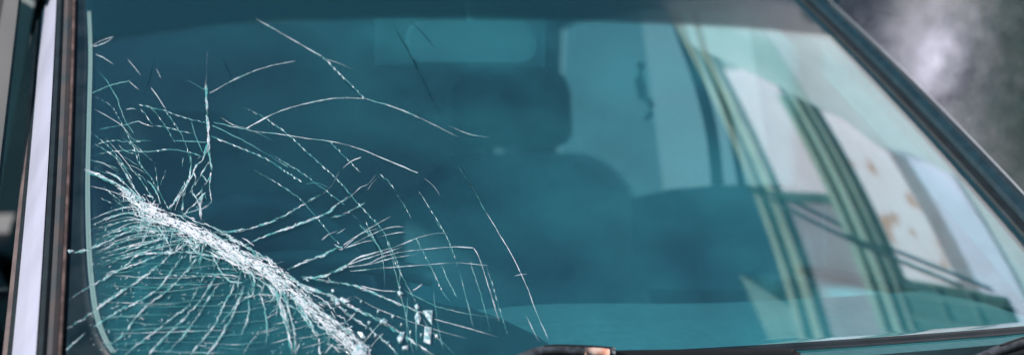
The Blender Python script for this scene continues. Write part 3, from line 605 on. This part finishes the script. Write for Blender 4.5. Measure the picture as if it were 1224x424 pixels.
T = [  # thin bright or faint lines across the upper half
 ('t', [(305, 22), (345, 45), (385, 68)], .9, (.2, 0)), ('d', [(385, 68), (410, 92), (436, 118)], 1.0, (0, 0)),
 ('t', [(294, 154), (330, 135), (370, 123), (405, 117.5), (436, 118)], 1.15, (0, .0)), ('t', [(436, 118), (470, 128), (510, 145), (552, 166)], .9, (0, .6)),
 ('t', [(250, 112), (285, 93), (320, 80), (354, 73)], 1.1, (0, .15)), ('t', [(535, 150), (560, 160), (586, 165)], .6, (.5, .3)),
 ('t', [(385, 70), (405, 76), (424, 84)], .6, (.2, .8)),
 ('d', [(290, 128), (315, 140), (345, 162), (365, 180), (385, 198), (402, 213)], .85, (.35, 0)), ('d', [(402, 213), (412, 224), (425, 240), (440, 256), (450, 268)], 1.0, (0, 0)),
 ('t', [(293, 156), (330, 160), (370, 166), (400, 170), (430, 178), (450, 186), (488, 202), (500, 207)], .75, (.1, 0)), ('t', [(506, 212), (518, 222), (527, 235)], .7, (.3, .3)),
 ('d', [(395, 170), (410, 185), (420, 195), (432, 208)], .8, (0, .2)), ('t', [(409, 202), (418, 194), (432, 188)], 1.2, (.5, 0)),
 ('d', [(252, 163), (275, 172), (297, 181), (320, 191), (340, 204), (362, 218)], 1.2, (0, 0)), ('d', [(322, 183), (350, 200), (375, 217), (395, 232), (412, 245)], .9, (.3, 0)),
 ('f', [(253, 150), (285, 165), (320, 185), (345, 200)], .9, (0, 0)), ('f', [(255, 146), (285, 153), (300, 156), (330, 170)], .9, (0, .3)),
 ('d', [(303, 203), (330, 218), (355, 235), (370, 250), (383, 265), (395, 280), (406, 292)], .8, (.3, 0)), ('f', [(365, 220), (380, 219), (392, 224)], .8, (0, 0)),
 ('m', [(250, 278), (290, 275), (320, 266), (345, 255), (365, 243), (384, 232)], .75, (.2, .1)), ('m', [(292, 293), (330, 277), (365, 265), (390, 255), (405, 243), (418, 235)], 1.0, (0, .1)),
 ('t', [(418, 236), (430, 225), (440, 220), (450, 208)], .9, (.0, .4)), ('m', [(395, 260), (415, 254), (437, 241)], .6, (.2, .1)), ('t', [(384, 287), (393, 280), (404, 276)], 1.1, (.2, .2)), ('t', [(402, 280), (413, 273)], 1.1, (.2, .2)), ('t', [(406, 205), (396, 222), (384, 234)], .6, (.3, .2)),
 ('m', [(343, 322), (365, 312), (385, 305), (400, 298), (410, 296)], 1.15, (0, 0)),
 ('t', [(410, 297), (430, 280), (450, 268), (468, 258)], 1.1, (0, .2)), ('t', [(412, 297), (440, 282), (465, 272), (485, 271)], 1.1, (0, .2)), ('t', [(413, 296), (435, 289), (447, 287)], .9, (0, .3)), ('t', [(410, 293), (425, 283), (437, 277), (453, 273)], 1.1, (0, .2)), ('t', [(450, 284), (468, 279), (485, 277)], .7, (.3, .3)),
 ('m', [(362, 333), (385, 330), (400, 325), (416, 317)], 1.2, (0, 0)),
 ('t', [(415, 317), (428, 308), (455, 300), (480, 292), (500, 284), (520, 279), (537, 278)], 1.2, (0, .2)), ('t', [(417, 316), (440, 308), (482, 295)], 1.2, (0, .2)), ('t', [(416, 319), (440, 315), (455, 308), (475, 302), (505, 298), (540, 295), (566, 296)], .9, (0, 0)), ('t', [(418, 324), (460, 320), (500, 317), (545, 314), (584, 317)], .8, (0, .1)), ('t', [(424, 318), (445, 315), (470, 308), (500, 304)], .8, (0, .2)),
 # dark fissures, with branch reflections and crack shadows painted in
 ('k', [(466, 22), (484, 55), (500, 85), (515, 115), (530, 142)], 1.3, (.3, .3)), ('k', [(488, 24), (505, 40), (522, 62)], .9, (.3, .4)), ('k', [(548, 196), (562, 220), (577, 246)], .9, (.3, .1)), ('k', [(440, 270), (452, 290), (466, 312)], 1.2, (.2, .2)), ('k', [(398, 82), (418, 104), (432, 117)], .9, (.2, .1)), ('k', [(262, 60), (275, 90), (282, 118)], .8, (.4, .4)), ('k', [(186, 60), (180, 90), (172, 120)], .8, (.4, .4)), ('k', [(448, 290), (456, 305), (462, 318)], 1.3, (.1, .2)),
 # right-hand arcs
 ('d', [(447, 262), (460, 280), (466, 300), (475, 318), (485, 338), (498, 362)], .8, (0, .1)), ('d', [(437, 265), (447, 285), (455, 300), (459, 320), (460, 344)], .7, (0, .2)), ('d', [(463, 288), (472, 306), (478, 325), (477, 346)], .9, (0, 0)),
 ('f', [(430, 268), (448, 288), (458, 302)], 1.1, (0, 0)), ('f', [(420, 255), (440, 275), (452, 294), (462, 312)], 1.1, (.2, .2)),
 ('d', [(454, 208), (464, 217), (474, 229)], .8, (.1, .3)), ('t', [(438, 228), (446, 218), (454, 210)], .6, (.3, .2)), ('d', [(474, 232), (484, 247), (492, 262)], .5, (.4, .3)), ('d', [(500, 228), (508, 240), (515, 251)], .6, (.4, .1)), ('d', [(515, 251), (527, 270), (538, 292), (548, 320)], .55, (.0, .3)),
 ('f', [(545, 195), (562, 220), (580, 252)], 1.0, (.3, 0)), ('t', [(580, 252), (590, 268), (600, 285), (612, 305), (622, 325)], 1.05, (.2, 0)), ('t', [(622, 325), (632, 348), (642, 375), (656, 406)], .75, (0, .1)), ('t', [(614, 330), (622, 328), (631, 327)], .7, (.3, .3)),
 ('d', [(497, 284), (508, 305), (518, 325), (530, 350), (540, 362)], .9, (0, .1)), ('f', [(520, 262), (535, 285), (542, 308)], 1, (.2, .2)), ('t', [(566, 296), (572, 306), (580, 330), (588, 355), (597, 385)], .8, (0, .2)), ('d', [(582, 318), (590, 345), (598, 372), (607, 400)], .6, (.2, .1)), ('f', [(527, 315), (538, 340), (547, 356)], 1, (.2, .1)), ('f', [(548, 320), (556, 350), (566, 392)], 1, (.2, .3)), ('f', [(560, 305), (574, 350), (588, 400)], 1, (.2, .3)),
 ('t', [(515, 380), (545, 388), (580, 398), (600, 404)], .8, (.1, .5)), ('t', [(628, 375), (640, 400), (645, 408)], .6, (.3, .2)),
 # lower middle
 ('w', [(330, 322), (350, 334), (372, 345), (400, 355), (416, 364)], 1.0, (0, .4)), ('m', [(400, 355), (430, 371), (455, 383), (475, 395), (500, 412), (524, 428)], 1.1, (0, .2)), ('w', [(365, 352), (385, 372), (402, 384), (420, 398), (440, 416)], .8, (0, .3)), ('m', [(360, 330), (395, 336), (418, 340), (445, 349), (470, 360), (500, 372), (520, 381)], .7, (0, .2)), ('t', [(422, 353), (450, 368), (480, 380), (515, 392), (560, 405)], .8, (.1, .3)), ('m', [(395, 356), (420, 378), (445, 395), (466, 414), (478, 428)], .9, (0, .1)), ('t', [(430, 341), (455, 347), (476, 348)], .9, (.1, .1)),
 ('t', [(404, 389), (417, 382), (425, 373)], 1.1, (.1, .1)), ('t', [(434, 410), (444, 398), (455, 385)], 1.1, (.1, .1)), ('t', [(443, 415), (450, 406), (458, 398)], 1.1, (.1, .1)), ('t', [(493, 347), (500, 343), (505, 339)], 1.1, (.1, .2)),
 ('f', [(468, 300), (476, 340), (486, 380), (494, 424)], .9, (.2, .1)), ('f', [(488, 350), (486, 385), (489, 415)], .9, (.2, .2)), ('f', [(498, 360), (497, 390), (498, 420)], 1.2, (.1, .2)), ('f', [(518, 345), (522, 380), (530, 420)], .9, (.2, .2)), ('f', [(505, 380), (520, 400), (545, 424)], .9, (.2, .2)), ('f', [(480, 345), (520, 365), (560, 375), (600, 380)], .8, (.1, .4)),
 # upper left
 ('t', [(107, 57), (121, 49), (136, 44)], 1.3, (0, .1)), ('t', [(111, 56), (124, 52), (135, 46)], .8, (0, .2)), ('t', [(113, 65), (125, 70), (137, 78)], .6, (.2, .3)), ('t', [(152, 70), (160, 80), (169, 91)], .55, (.2, .3)), ('t', [(154, 97), (161, 103), (167, 108)], .6, (.2, .3)), ('t', [(187, 82), (193, 95)], .5, (.2, .3)), ('t', [(180, 104), (190, 118), (199, 132)], .6, (.1, .2)),
 ('f', [(110, 112), (130, 103), (157, 96)], 1, (0, .1)), ('d', [(112, 115), (132, 126), (143, 143), (152, 160), (160, 176), (164, 190), (170, 202)], .75, (.5, 0)), ('f', [(113, 80), (128, 98), (140, 118), (148, 140), (160, 160)], .9, (.2, 0)), ('t', [(112, 130), (128, 139), (145, 150), (158, 165)], .55, (.2, .2)),
 ('f', [(118, 155), (145, 150), (168, 145)], 1.1, (.1, 0)), ('d', [(110, 176), (125, 170), (140, 168), (155, 170), (173, 169)], .75, (.2, .1)), ('d', [(108, 187), (130, 182), (150, 180), (172, 181), (190, 180), (205, 179), (225, 182), (240, 186)], 1.1, (.4, 0)),
 ('d', [(166, 125), (185, 130), (198, 133), (215, 139), (232, 144), (246, 147)], .7, (0, 0)), ('d', [(168, 130), (176, 140), (183, 150)], .7, (.2, .1)), ('d', [(180, 150), (198, 152), (216, 157), (232, 160)], .7, (.2, .2)), ('d', [(178, 126), (190, 140), (200, 154), (210, 172)], .6, (.1, .2)), ('d', [(196, 131), (210, 150), (222, 172), (228, 195)], .7, (.1, 0)), ('f', [(204, 168), (225, 169), (247, 170)], 1, (.2, 0)), ('f', [(228, 145), (235, 165), (242, 182)], 1.1, (.1, 0)), ('t', [(150, 131), (158, 130), (163, 131)], 1.0, (.3, .2)), ('t', [(157, 148), (165, 145), (172, 148), (184, 152)], .8, (.2, .3)),
 ('f', [(222, 95), (240, 105), (247, 110)], .9, (.4, 0)), ('t', [(263, 140), (280, 150), (300, 154)], .5, (.4, .3)), ('t', [(248, 62), (247, 80), (246.5, 98)], .7, (.6, 0)),
 ('d', [(108, 158), (124, 170), (140, 186), (150, 200)], .8, (.4, 0)), ('d', [(112, 172), (133, 184), (147, 198), (158, 214)], .9, (.3, 0)), ('t', [(126, 165), (145, 186), (160, 206)], .7, (.3, 0)), ('f', [(105, 190), (125, 196), (142, 206)], 1.2, (.3, 0)),
 # vertical crack and its tangle
 ('m', [(246.5, 96), (247, 120), (249, 150), (250, 180)], 1.25, (.2, 0)), ('m', [(249, 168), (242, 190), (235, 197), (231, 205), (226, 215), (218, 227), (208, 241), (200, 250)], .95, (0, 0)), ('m', [(250, 178), (251, 190), (253, 206)], 1.0, (0, .2)), ('m', [(228, 185), (228, 200), (226, 214)], .8, (.1, 0)), ('m', [(226, 214), (220, 232), (217, 252)], .6, (0, 0)), ('m', [(226, 214), (212, 235), (204, 252)], .6, (0, 0)), ('t', [(224, 220), (213, 240), (209, 252)], .9, (0, 0)), ('m', [(232, 205), (234, 216), (229, 226), (233, 236), (239, 230), (244, 222), (252, 211)], .7, (0, 0)), ('m', [(240, 208), (248, 217)], .5, (.1, .1)), ('m', [(252, 206), (251, 225), (253, 241), (245, 248), (232, 252), (218, 256)], .7, (0, 0)), ('m', [(242, 228), (240, 246), (240, 264)], 1.1, (.2, 0)), ('m', [(246, 230), (234, 243), (221, 255)], .8, (0, 0)), ('m', [(228, 227), (236, 240), (238, 252)], .8, (0, 0)), ('d', [(219, 188), (218, 200)], .7, (.1, .2)), ('m', [(236, 190), (246, 184), (250, 176)], .7, (0, 0)), ('m', [(252, 190), (246, 200), (240, 210), (232, 222)], .6, (0, 0)),
 ('d', [(185, 193), (187, 210), (190, 228), (196, 240), (202, 250)], .8, (.3, 0)), ('d', [(199, 203), (194, 215), (192, 222)], .6, (.4, .1)), ('d', [(165, 182), (169, 198), (182, 214), (190, 230)], .8, (.1, 0)),
 # left strand into the ridge
 ('w', [(100, 203), (115, 209), (130, 216), (142, 222), (152, 229), (164, 240), (178, 254)], .9, (.15, 0)), ('w', [(140, 190), (148, 203), (156, 216), (166, 232), (178, 248)], .6, (.3, 0)), ('m', [(126, 204), (140, 212), (156, 226), (170, 242)], .9, (.2, 0)), ('t', [(107, 222), (130, 228), (150, 235), (168, 245)], .9, (.3, 0)), ('m', [(176, 215), (186, 228), (192, 244)], .7, (.2, 0)), ('d', [(160, 204), (172, 220), (184, 240)], .9, (.2, 0)),
 # links under the ridge
 ('m', [(200, 303), (220, 301), (240, 304), (270, 309)], 1.0, (0, 0)), ('m', [(188, 270), (197, 284), (204, 302)], .9, (0, 0)), ('m', [(222, 284), (232, 296), (240, 304)], .7, (0, 0)), ('m', [(256, 309), (264, 324), (274, 335), (290, 338)], .9, (0, 0)), ('m', [(205, 302), (180, 303), (163, 305), (152, 316), (130, 330), (105, 344), (78, 361)], .9, (0, .4)), ('m', [(215, 290), (210, 300), (222, 292), (236, 302)], .6, (0, 0)), ('d', [(178, 325), (210, 329), (250, 330), (290, 333)], .7, (.2, .1)),
 ('w', [(200, 262), (175, 268), (150, 278), (120, 292), (100, 299), (76, 303)], .5, (.1, .2)),
 # spokes below
 ('m', [(204, 304), (190, 318), (165, 335), (140, 352), (115, 370), (95, 384), (77, 394)], 1.0, (0, .3)), ('m', [(219, 306), (204, 325), (188, 346), (165, 360), (145, 370), (125, 382), (110, 393)], .9, (0, .1)), ('m', [(236, 308), (222, 325), (198, 348), (178, 362), (160, 382), (146, 400), (130, 412), (118, 418)], .9, (0, .2)), ('m', [(247, 325), (236, 345), (225, 365), (205, 380), (180, 400), (160, 415), (148, 426)], .9, (.2, .1)), ('m', [(262, 325), (250, 342), (240, 358), (225, 375), (205, 395), (185, 415), (175, 428)], .9, (.1, .1)), ('m', [(262, 338), (250, 356), (238, 375), (220, 400), (198, 424)], .7, (.1, .2)), ('m', [(281, 336), (268, 365), (255, 390), (235, 415), (226, 428)], .9, (.1, .1)), ('w', [(292, 340), (280, 372), (266, 398), (250, 420), (245, 430)], .55, (.1, .1)), ('m', [(291, 350), (276, 372), (262, 388)], .7, (.1, .3)), ('m', [(297, 345), (297, 375), (291, 395), (286, 408)], .7, (.1, .2)), ('m', [(310, 348), (317, 372), (319, 395), (317, 412)], .8, (.1, .3)), ('m', [(304, 344), (300, 352), (286, 360)], .8, (.0, .2)),
 ('w', [(322, 340), (334, 362), (342, 385), (348, 400)], 1.25, (.0, .3)), ('m', [(338, 345), (346, 372), (351, 395), (353, 424)], 1.1, (0, .2)), ('m', [(330, 352), (338, 376), (345, 400), (350, 426)], .8, (0, .2)), ('w', [(348, 350), (362, 372), (374, 394), (381, 404)], 1.35, (0, .2)), ('m', [(381, 404), (382, 415), (383, 428)], .8, (0, .1)), ('t', [(398, 410), (388, 422)], 1.2, (0, 0)), ('t', [(319, 380), (326, 376), (333, 371)], 1.1, (0, .1)), ('t', [(358, 410), (354, 420)], 1.1, (0, 0)), ('t', [(370, 418), (366, 424)], 1.0, (0, 0)), ('t', [(325, 424), (330, 416)], 1.0, (0, 0)),
 ('m', [(78, 419), (90, 408), (104, 396)], .6, (.1, .4)), ('m', [(290, 424), (300, 408), (310, 398)], .5, (.1, .4)), ('t', [(120, 412), (128, 405)], 1.0, (0, .2)),
]
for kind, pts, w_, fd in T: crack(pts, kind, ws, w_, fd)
ridge = catmull([(146, 226), (165, 241), (180, 253), (215, 268), (250, 285), (290, 308), (320, 325), (350, 348), (375, 370), (400, 392), (425, 414), (445, 432)], 12)
# left fan of fine strands between the ridge and the left border
for k_ in range(26):
    t = k_ / 25; sx, sy = 172 + 40 * t + rnd.uniform(-8, 8), 256 + 38 * t + rnd.uniform(-5, 5); ey = 262 + 62 * t + rnd.uniform(-5, 5); ex = rnd.uniform(104, 126)
    crack([(sx, sy), ((sx + ex) / 2 + 6, (sy + ey) / 2 - 9 + 6 * t + rnd.uniform(-3, 3)), (ex, ey)], rnd.choice('dftmm'), ws, rnd.uniform(.5, .8), (0, .35))
COLLECT = []
# faint concentric cross lines between the spokes
for k_ in range(34):
    t = k_ / 33; y0 = 318 + 104 * t + rnd.uniform(-3, 3); x0 = rnd.uniform(104, 250) if k_ % 2 else rnd.uniform(106, 160); x1 = x0 + rnd.uniform(40, 150); x1 = min(x1, 330 + 60 * t)
    crack([(x0, y0 + rnd.uniform(-3, 6)), ((x0 + x1) / 2, y0 + rnd.uniform(-2, 3)), (x1, y0 - rnd.uniform(-2, 10))], rnd.choice('fft'), ws, rnd.uniform(.5, .8), (.3, .3))
for k_ in range(16):
    x0 = rnd.uniform(300, 392); y0 = rnd.uniform(362, 418); crack([(x0, y0), (x0 + 18, y0 - 4), (x0 + rnd.uniform(28, 50), y0 - rnd.uniform(7, 16))], 't', ws, .6, (.3, .3))
FINE, COLLECT = COLLECT, None
for k_ in range(44):
    i = int(rng.integers(int(len(ridge) * .12), int(len(ridge) * .62))); c = ridge[i]; d0 = rng.uniform(4, 12); dl = rng.uniform(14, 34); sx = rng.uniform(-16, 4)
    p0 = c + np.array([rng.uniform(-6, 6), d0]); p1 = p0 + np.array([sx * .5 + rng.uniform(-5, 5), dl * .5]); p2 = p0 + np.array([sx, dl])
    crack([p0, p1, p2], 'm' if k_ % 3 else 'd', ws, rng.uniform(.45, .8), (0, .3))
for k_ in range(22):
    i = int(rng.integers(int(len(ridge) * .1), int(len(ridge) * .55))); c = ridge[i] + np.array([rng.uniform(-8, 8), rng.uniform(10, 30)]); L = rng.uniform(10, 26)
    crack([c - np.array([L, rng.uniform(-4, 4)]), c + np.array([0, rng.uniform(-3, 3)]), c + np.array([L, rng.uniform(0, 8)])], 'm' if k_ % 2 else 'd', ws, rng.uniform(.4, .7), (.2, .2))
COLLECT = FINE
# short fine cracks near the left border
for k_ in range(16):
    x0 = rnd.uniform(108, 160); y0 = rnd.uniform(160, 245); crack([(x0, y0), (x0 + 10, y0 + rnd.uniform(2, 9)), (x0 + rnd.uniform(16, 34), y0 + rnd.uniform(6, 24))], rnd.choice('fd'), ws, .6, (.3, .3))

crack_mesh('fine_cracks', COLLECT, ws, True); COLLECT = None
# the crushed ridge: thousands of slivers
rw = np.interp(np.linspace(0, 1, len(ridge)), [0, .08, .16, .35, .5, .65, .8, 1], [2.5, 6, 9, 10, 11, 12, 12, 11])
rt = np.gradient(ridge, axis=0); rt /= np.linalg.norm(rt, axis=1, keepdims=True); rn_ = np.stack([-rt[:, 1], rt[:, 0]], 1)
pieces = []
NR = len(ridge)
for k_ in range(36):
    i0 = int((NR - 20) * rng.beta(1.1, 1.7)); i1 = min(NR, i0 + int(rng.integers(18, 55))); n = i1 - i0
    o_ = rng.normal() * .6; off_ = (o_ + .16 * smooth_noise(n, 3) + .07 * rng.normal(size=n)) * rw[i0:i1]
    q = ridge[i0:i1] + rn_[i0:i1] * off_[:, None]; h = np.abs(.75 + .4 * smooth_noise(n, 1)) * rng.uniform(.45, .95) * np.clip(np.minimum(np.arange(n), n - 1 - np.arange(n)) / 4, .1, 1)
    b_ = np.clip(1.0 - abs(o_) * .45 + .25 * smooth_noise(n, 2), 0, 1); pieces.append((q, h, [np.r_[TEAL * (1 - x_) + WHITE * x_, .85] for x_ in b_]))
for k_ in range(90):      # bright hub at the upper end of the ridge
    c = np.array([181.0, 254.0]) + rng.normal(size=2) * 4.5; a_ = rng.uniform(0, 6.28); d = np.array([math.cos(a_), math.sin(a_) * .7]); L = rng.uniform(3, 11); h = rng.uniform(.3, .8)
    pieces.append((np.stack([c, c + d * L * .5 + rng.normal(size=2) * .5, c + d * L]), [h, h * .8, .1], [np.r_[WHITE * (.7 + .3 * rng.random()), .9]] * 3))
for k_ in range(150):     # strands peeling away from the ridge, most of them downwards
    i = int(rng.integers(6, NR - 4)); t_ = i / NR; c = ridge[i] + rn_[i] * rng.normal() * rw[i] * .4
    nd = rn_[i] if rn_[i][1] > 0 else -rn_[i]
    if rng.random() < .22: nd = -nd; sg = 1.0
    else: sg = -1.0 if rng.random() < (.85 - .75 * t_) else 1.0
    L = rng.uniform(10, 34); kx = rng.uniform(.25, .8)
    q = resample(np.array([c - rt[i] * sg * L * .3, c, c + rt[i] * sg * L * .45 + nd * L * .12 * kx, c + rt[i] * sg * L * .8 + nd * L * .5 * kx, c + rt[i] * sg * L + nd * L * kx]), 2.0); n = len(q)
    q = q + rng.normal(size=q.shape) * .28; x_ = np.linspace(0, 1, n); h = rng.uniform(.35, .85) * np.abs(1 - .75 * x_) * (.8 + .3 * rng.normal(size=n)).clip(.3, 1.5)
    b_ = np.clip(.95 - .7 * x_ + .2 * smooth_noise(n, 1), 0, 1); pieces.append((q, h, [np.r_[TEAL * (1 - y_) + WHITE * y_, .9 - .3 * z_] for y_, z_ in zip(b_, x_)]))
for k_ in range(330):
    i = int((NR - 1) * rng.beta(1.2, 1.6)); c = ridge[i] + rn_[i] * rng.normal() * rw[i] * .72 + rt[i] * rng.normal() * 3
    ang = rng.normal() * .30; d = rt[i] * math.cos(ang) + rn_[i] * math.sin(ang); L = abs(rng.normal()) * 4.5 + 2.2
    b_ = rng.random(); c_ = np.r_[(WHITE if b_ > .38 else TEAL * .6 + MINT * .4 if b_ > .15 else TEAL * .5), .5 + .5 * rng.random()]
    q = np.stack([c - d * L, c - d * L * .3 + rn_[i] * rng.normal() * .4, c + d * L * .35 + rn_[i] * rng.normal() * .4, c + d * L]); h = rng.uniform(.25, .75)
    pieces.append((q, [.1, h, h * .8, .1], [c_] * 4))
crack_mesh('crushed_glass', pieces, ws, True)
# splintered facets of glass, each tilted its own way so that some catch the light
V = []; F = []
for k_ in range(300):
    i = int(rng.integers(4, len(ridge))); c = ridge[i] + rn_[i] * rng.normal() * rw[i] * .5 + rt[i] * rng.normal() * 3; d = rt[i] + rn_[i] * rng.normal() * .5; e = np.array([-d[1], d[0]])
    L = rng.uniform(.8, 2.8); B_ = rng.uniform(.4, 1.3); q = np.array([c - d * L, c + e * B_ * rng.uniform(.4, 1.2), c + d * L * rng.uniform(.5, 1), c - e * B_])[:int(rng.integers(3, 5))]
    a_ = len(V); V.append(q); F.append(len(q))
Q = np.concatenate(V); u_, v_ = to_uv(Q); P_ = surf(u_, v_) + normal(u_, v_) * rng.uniform(.0004, .0026, size=len(Q))[:, None]
F2 = []; a_ = 0
for n in F: F2.append(tuple(range(a_, a_ + n))); a_ += n
o = pydata('splinters', P_, F2, ws, mat('splinter_glass', (.42, .50, .55), .12, noise=1, color2=(.06, .20, .22), scale=180, spec=.9)); o['kind'] = 'stuff'
# crushed seam down the middle of the ridge
pieces = []
for k_ in range(40):
    i = int(rng.integers(10, len(ridge))); c = ridge[i] + rn_[i] * rng.normal() * rw[i] * .22; d = rt[i] + rn_[i] * rng.normal() * .3; L = rng.uniform(3, 9)
    q = np.stack([c - d * L, c, c + d * L]); h = rng.uniform(.35, .95); pieces.append((q, [.2, h, .2], [np.r_[WHITE, .75]] * 3))
crack_mesh('crushed_seam', pieces, ws, True)
# tiny glints and crumbs scattered over the broken area
pieces = []
for k_ in range(700):
    x = rng.uniform(106, 420); y = rng.uniform(245, 424)
    yr = np.interp(x, ridge[:, 0], ridge[:, 1])
    if y < yr - 4: continue
    a = rng.normal() * .5 + 2.3; d = np.array([math.cos(a), math.sin(a)]); L = rng.uniform(.6, 3.2); c = np.array([x, y]); b_ = rng.random()
    pieces.append((np.stack([c - d * L, c, c + d * L]), [.1, rng.uniform(.25, .6), .1], [np.r_[(WHITE if b_ > .7 else MINT if b_ > .4 else TEAL), .3 + .45 * rng.random()]] * 3))
crack_mesh('glass_crumbs', pieces, ws, True)
# milky crazed layer inside the laminate below the ridge
CRZ = bpy.data.materials.new('crazed_layer'); CRZ.use_nodes = True; nt = CRZ.node_tree; b = nt.nodes['Principled BSDF']
b.inputs['Base Color'].default_value = (.10, .42, .42, 1); b.inputs['Roughness'].default_value = .5
tc = nt.nodes.new('ShaderNodeTexCoord'); nz = nt.nodes.new('ShaderNodeTexNoise'); nz.inputs['Scale'].default_value = 38; nz.inputs['Detail'].default_value = 8
va = nt.nodes.new('ShaderNodeVertexColor'); va.layer_name = 'col'; mu = nt.nodes.new('ShaderNodeMath'); mu.operation = 'MULTIPLY'; rp = nt.nodes.new('ShaderNodeMapRange')
rp.inputs['From Min'].default_value = .3; rp.inputs['From Max'].default_value = .7; rp.inputs['To Min'].default_value = .35; rp.inputs['To Max'].default_value = 1.0
nt.links.new(tc.outputs['Object'], nz.inputs['Vector']); nt.links.new(nz.outputs['Fac'], rp.inputs['Value']); nt.links.new(rp.outputs[0], mu.inputs[0]); nt.links.new(va.outputs['Alpha'], mu.inputs[1]); nt.links.new(mu.outputs[0], b.inputs['Alpha'])
V = []; C = []; F = []; nu, nv = 44, 26
for j in range(nv + 1):
    for i in range(nu + 1):
        x = 106 + (470 - 106) * i / nu; yt = float(np.interp(x, ridge[:, 0], ridge[:, 1])) - 4 if x > 150 else 226 + (150 - x) * .9
        yt = min(yt, 424); y = yt + (436 - yt) * j / nv; V.append((x, y))
        e = min(1, i / 4) * min(1, (nu - i) / 10) * min(1, j / 4); C.append((1, 1, 1, .26 * e))
for j in range(nv):
    for i in range(nu): a = j * (nu + 1) + i; F.append((a, a + 1, a + nu + 2, a + nu + 1))
o = pydata('crazed_layer', on_glass(V, -.0025), F, ws, CRZ, True)
o.data.color_attributes.new('col', 'FLOAT_COLOR', 'POINT').data.foreach_set('color', np.array(C).ravel())

# loose chips of glass standing proud of the cracks
CHIP = mat('glass_chip', (.55, .58, .64), .3, noise=1, color2=(.10, .26, .29), scale=260)
for q in ([(404, 359), (408, 355), (420, 362), (412, 363.5)], [(454, 384), (459, 381), (464, 384), (462, 388), (455, 387)], [(474, 404), (479, 397), (484, 396), (480, 410), (477, 411)],
          [(506, 372), (517, 370), (515.5, 388), (511, 380)], [(507, 391), (517, 390), (515, 411), (506, 408)], [(496, 378), (500, 372), (503, 380), (501, 388), (496, 384)], [(481, 415), (487, 413), (488, 418), (482, 418)],
          [(419, 427), (424, 414), (433, 409), (440, 416), (438, 427)], [(474, 350), (478, 348), (482, 353), (478, 354)], [(426, 397), (432, 398), (437, 404), (433, 405)], [(495, 365), (499, 364), (502, 369), (499, 371)], [(400, 357), (406, 360), (407, 366), (401, 366)], [(77, 300), (84, 299.5), (90, 301), (84, 304)], *[[(cx_, cy_), (cx_ + 2.2, cy_ - 1.4), (cx_ + 3.4, cy_ + 1), (cx_ + 1.2, cy_ + 2.2)] for cx_, cy_ in ((412, 372), (440, 385), (447, 401), (468, 378), (489, 398), (430, 360), (462, 410), (502, 400), (520, 402), (396, 348), (451, 372), (478, 388), (436, 391))]):
    q = [(x_ + rnd.uniform(-.8, .8), y_ + rnd.uniform(-.8, .8)) for x_, y_ in q]
    P = on_glass(q, .0006); n_ = normal(*to_uv([q[0]]))[0] * .0022
    c0 = P.mean(0); k = len(q); jit = [n_ * rnd.uniform(.5, 1.4) for _ in q]
    V = list(P) + [p + (c0 - p) * .15 + j_ for p, j_ in zip(P, jit)] + [c0 + n_ * 1.5]
    F = [(i, (i + 1) % k, k + (i + 1) % k, k + i) for i in range(k)] + [(k + i, k + (i + 1) % k, 2 * k) for i in range(k)]
    pydata('glass_chip', V, F, ws, CHIP)
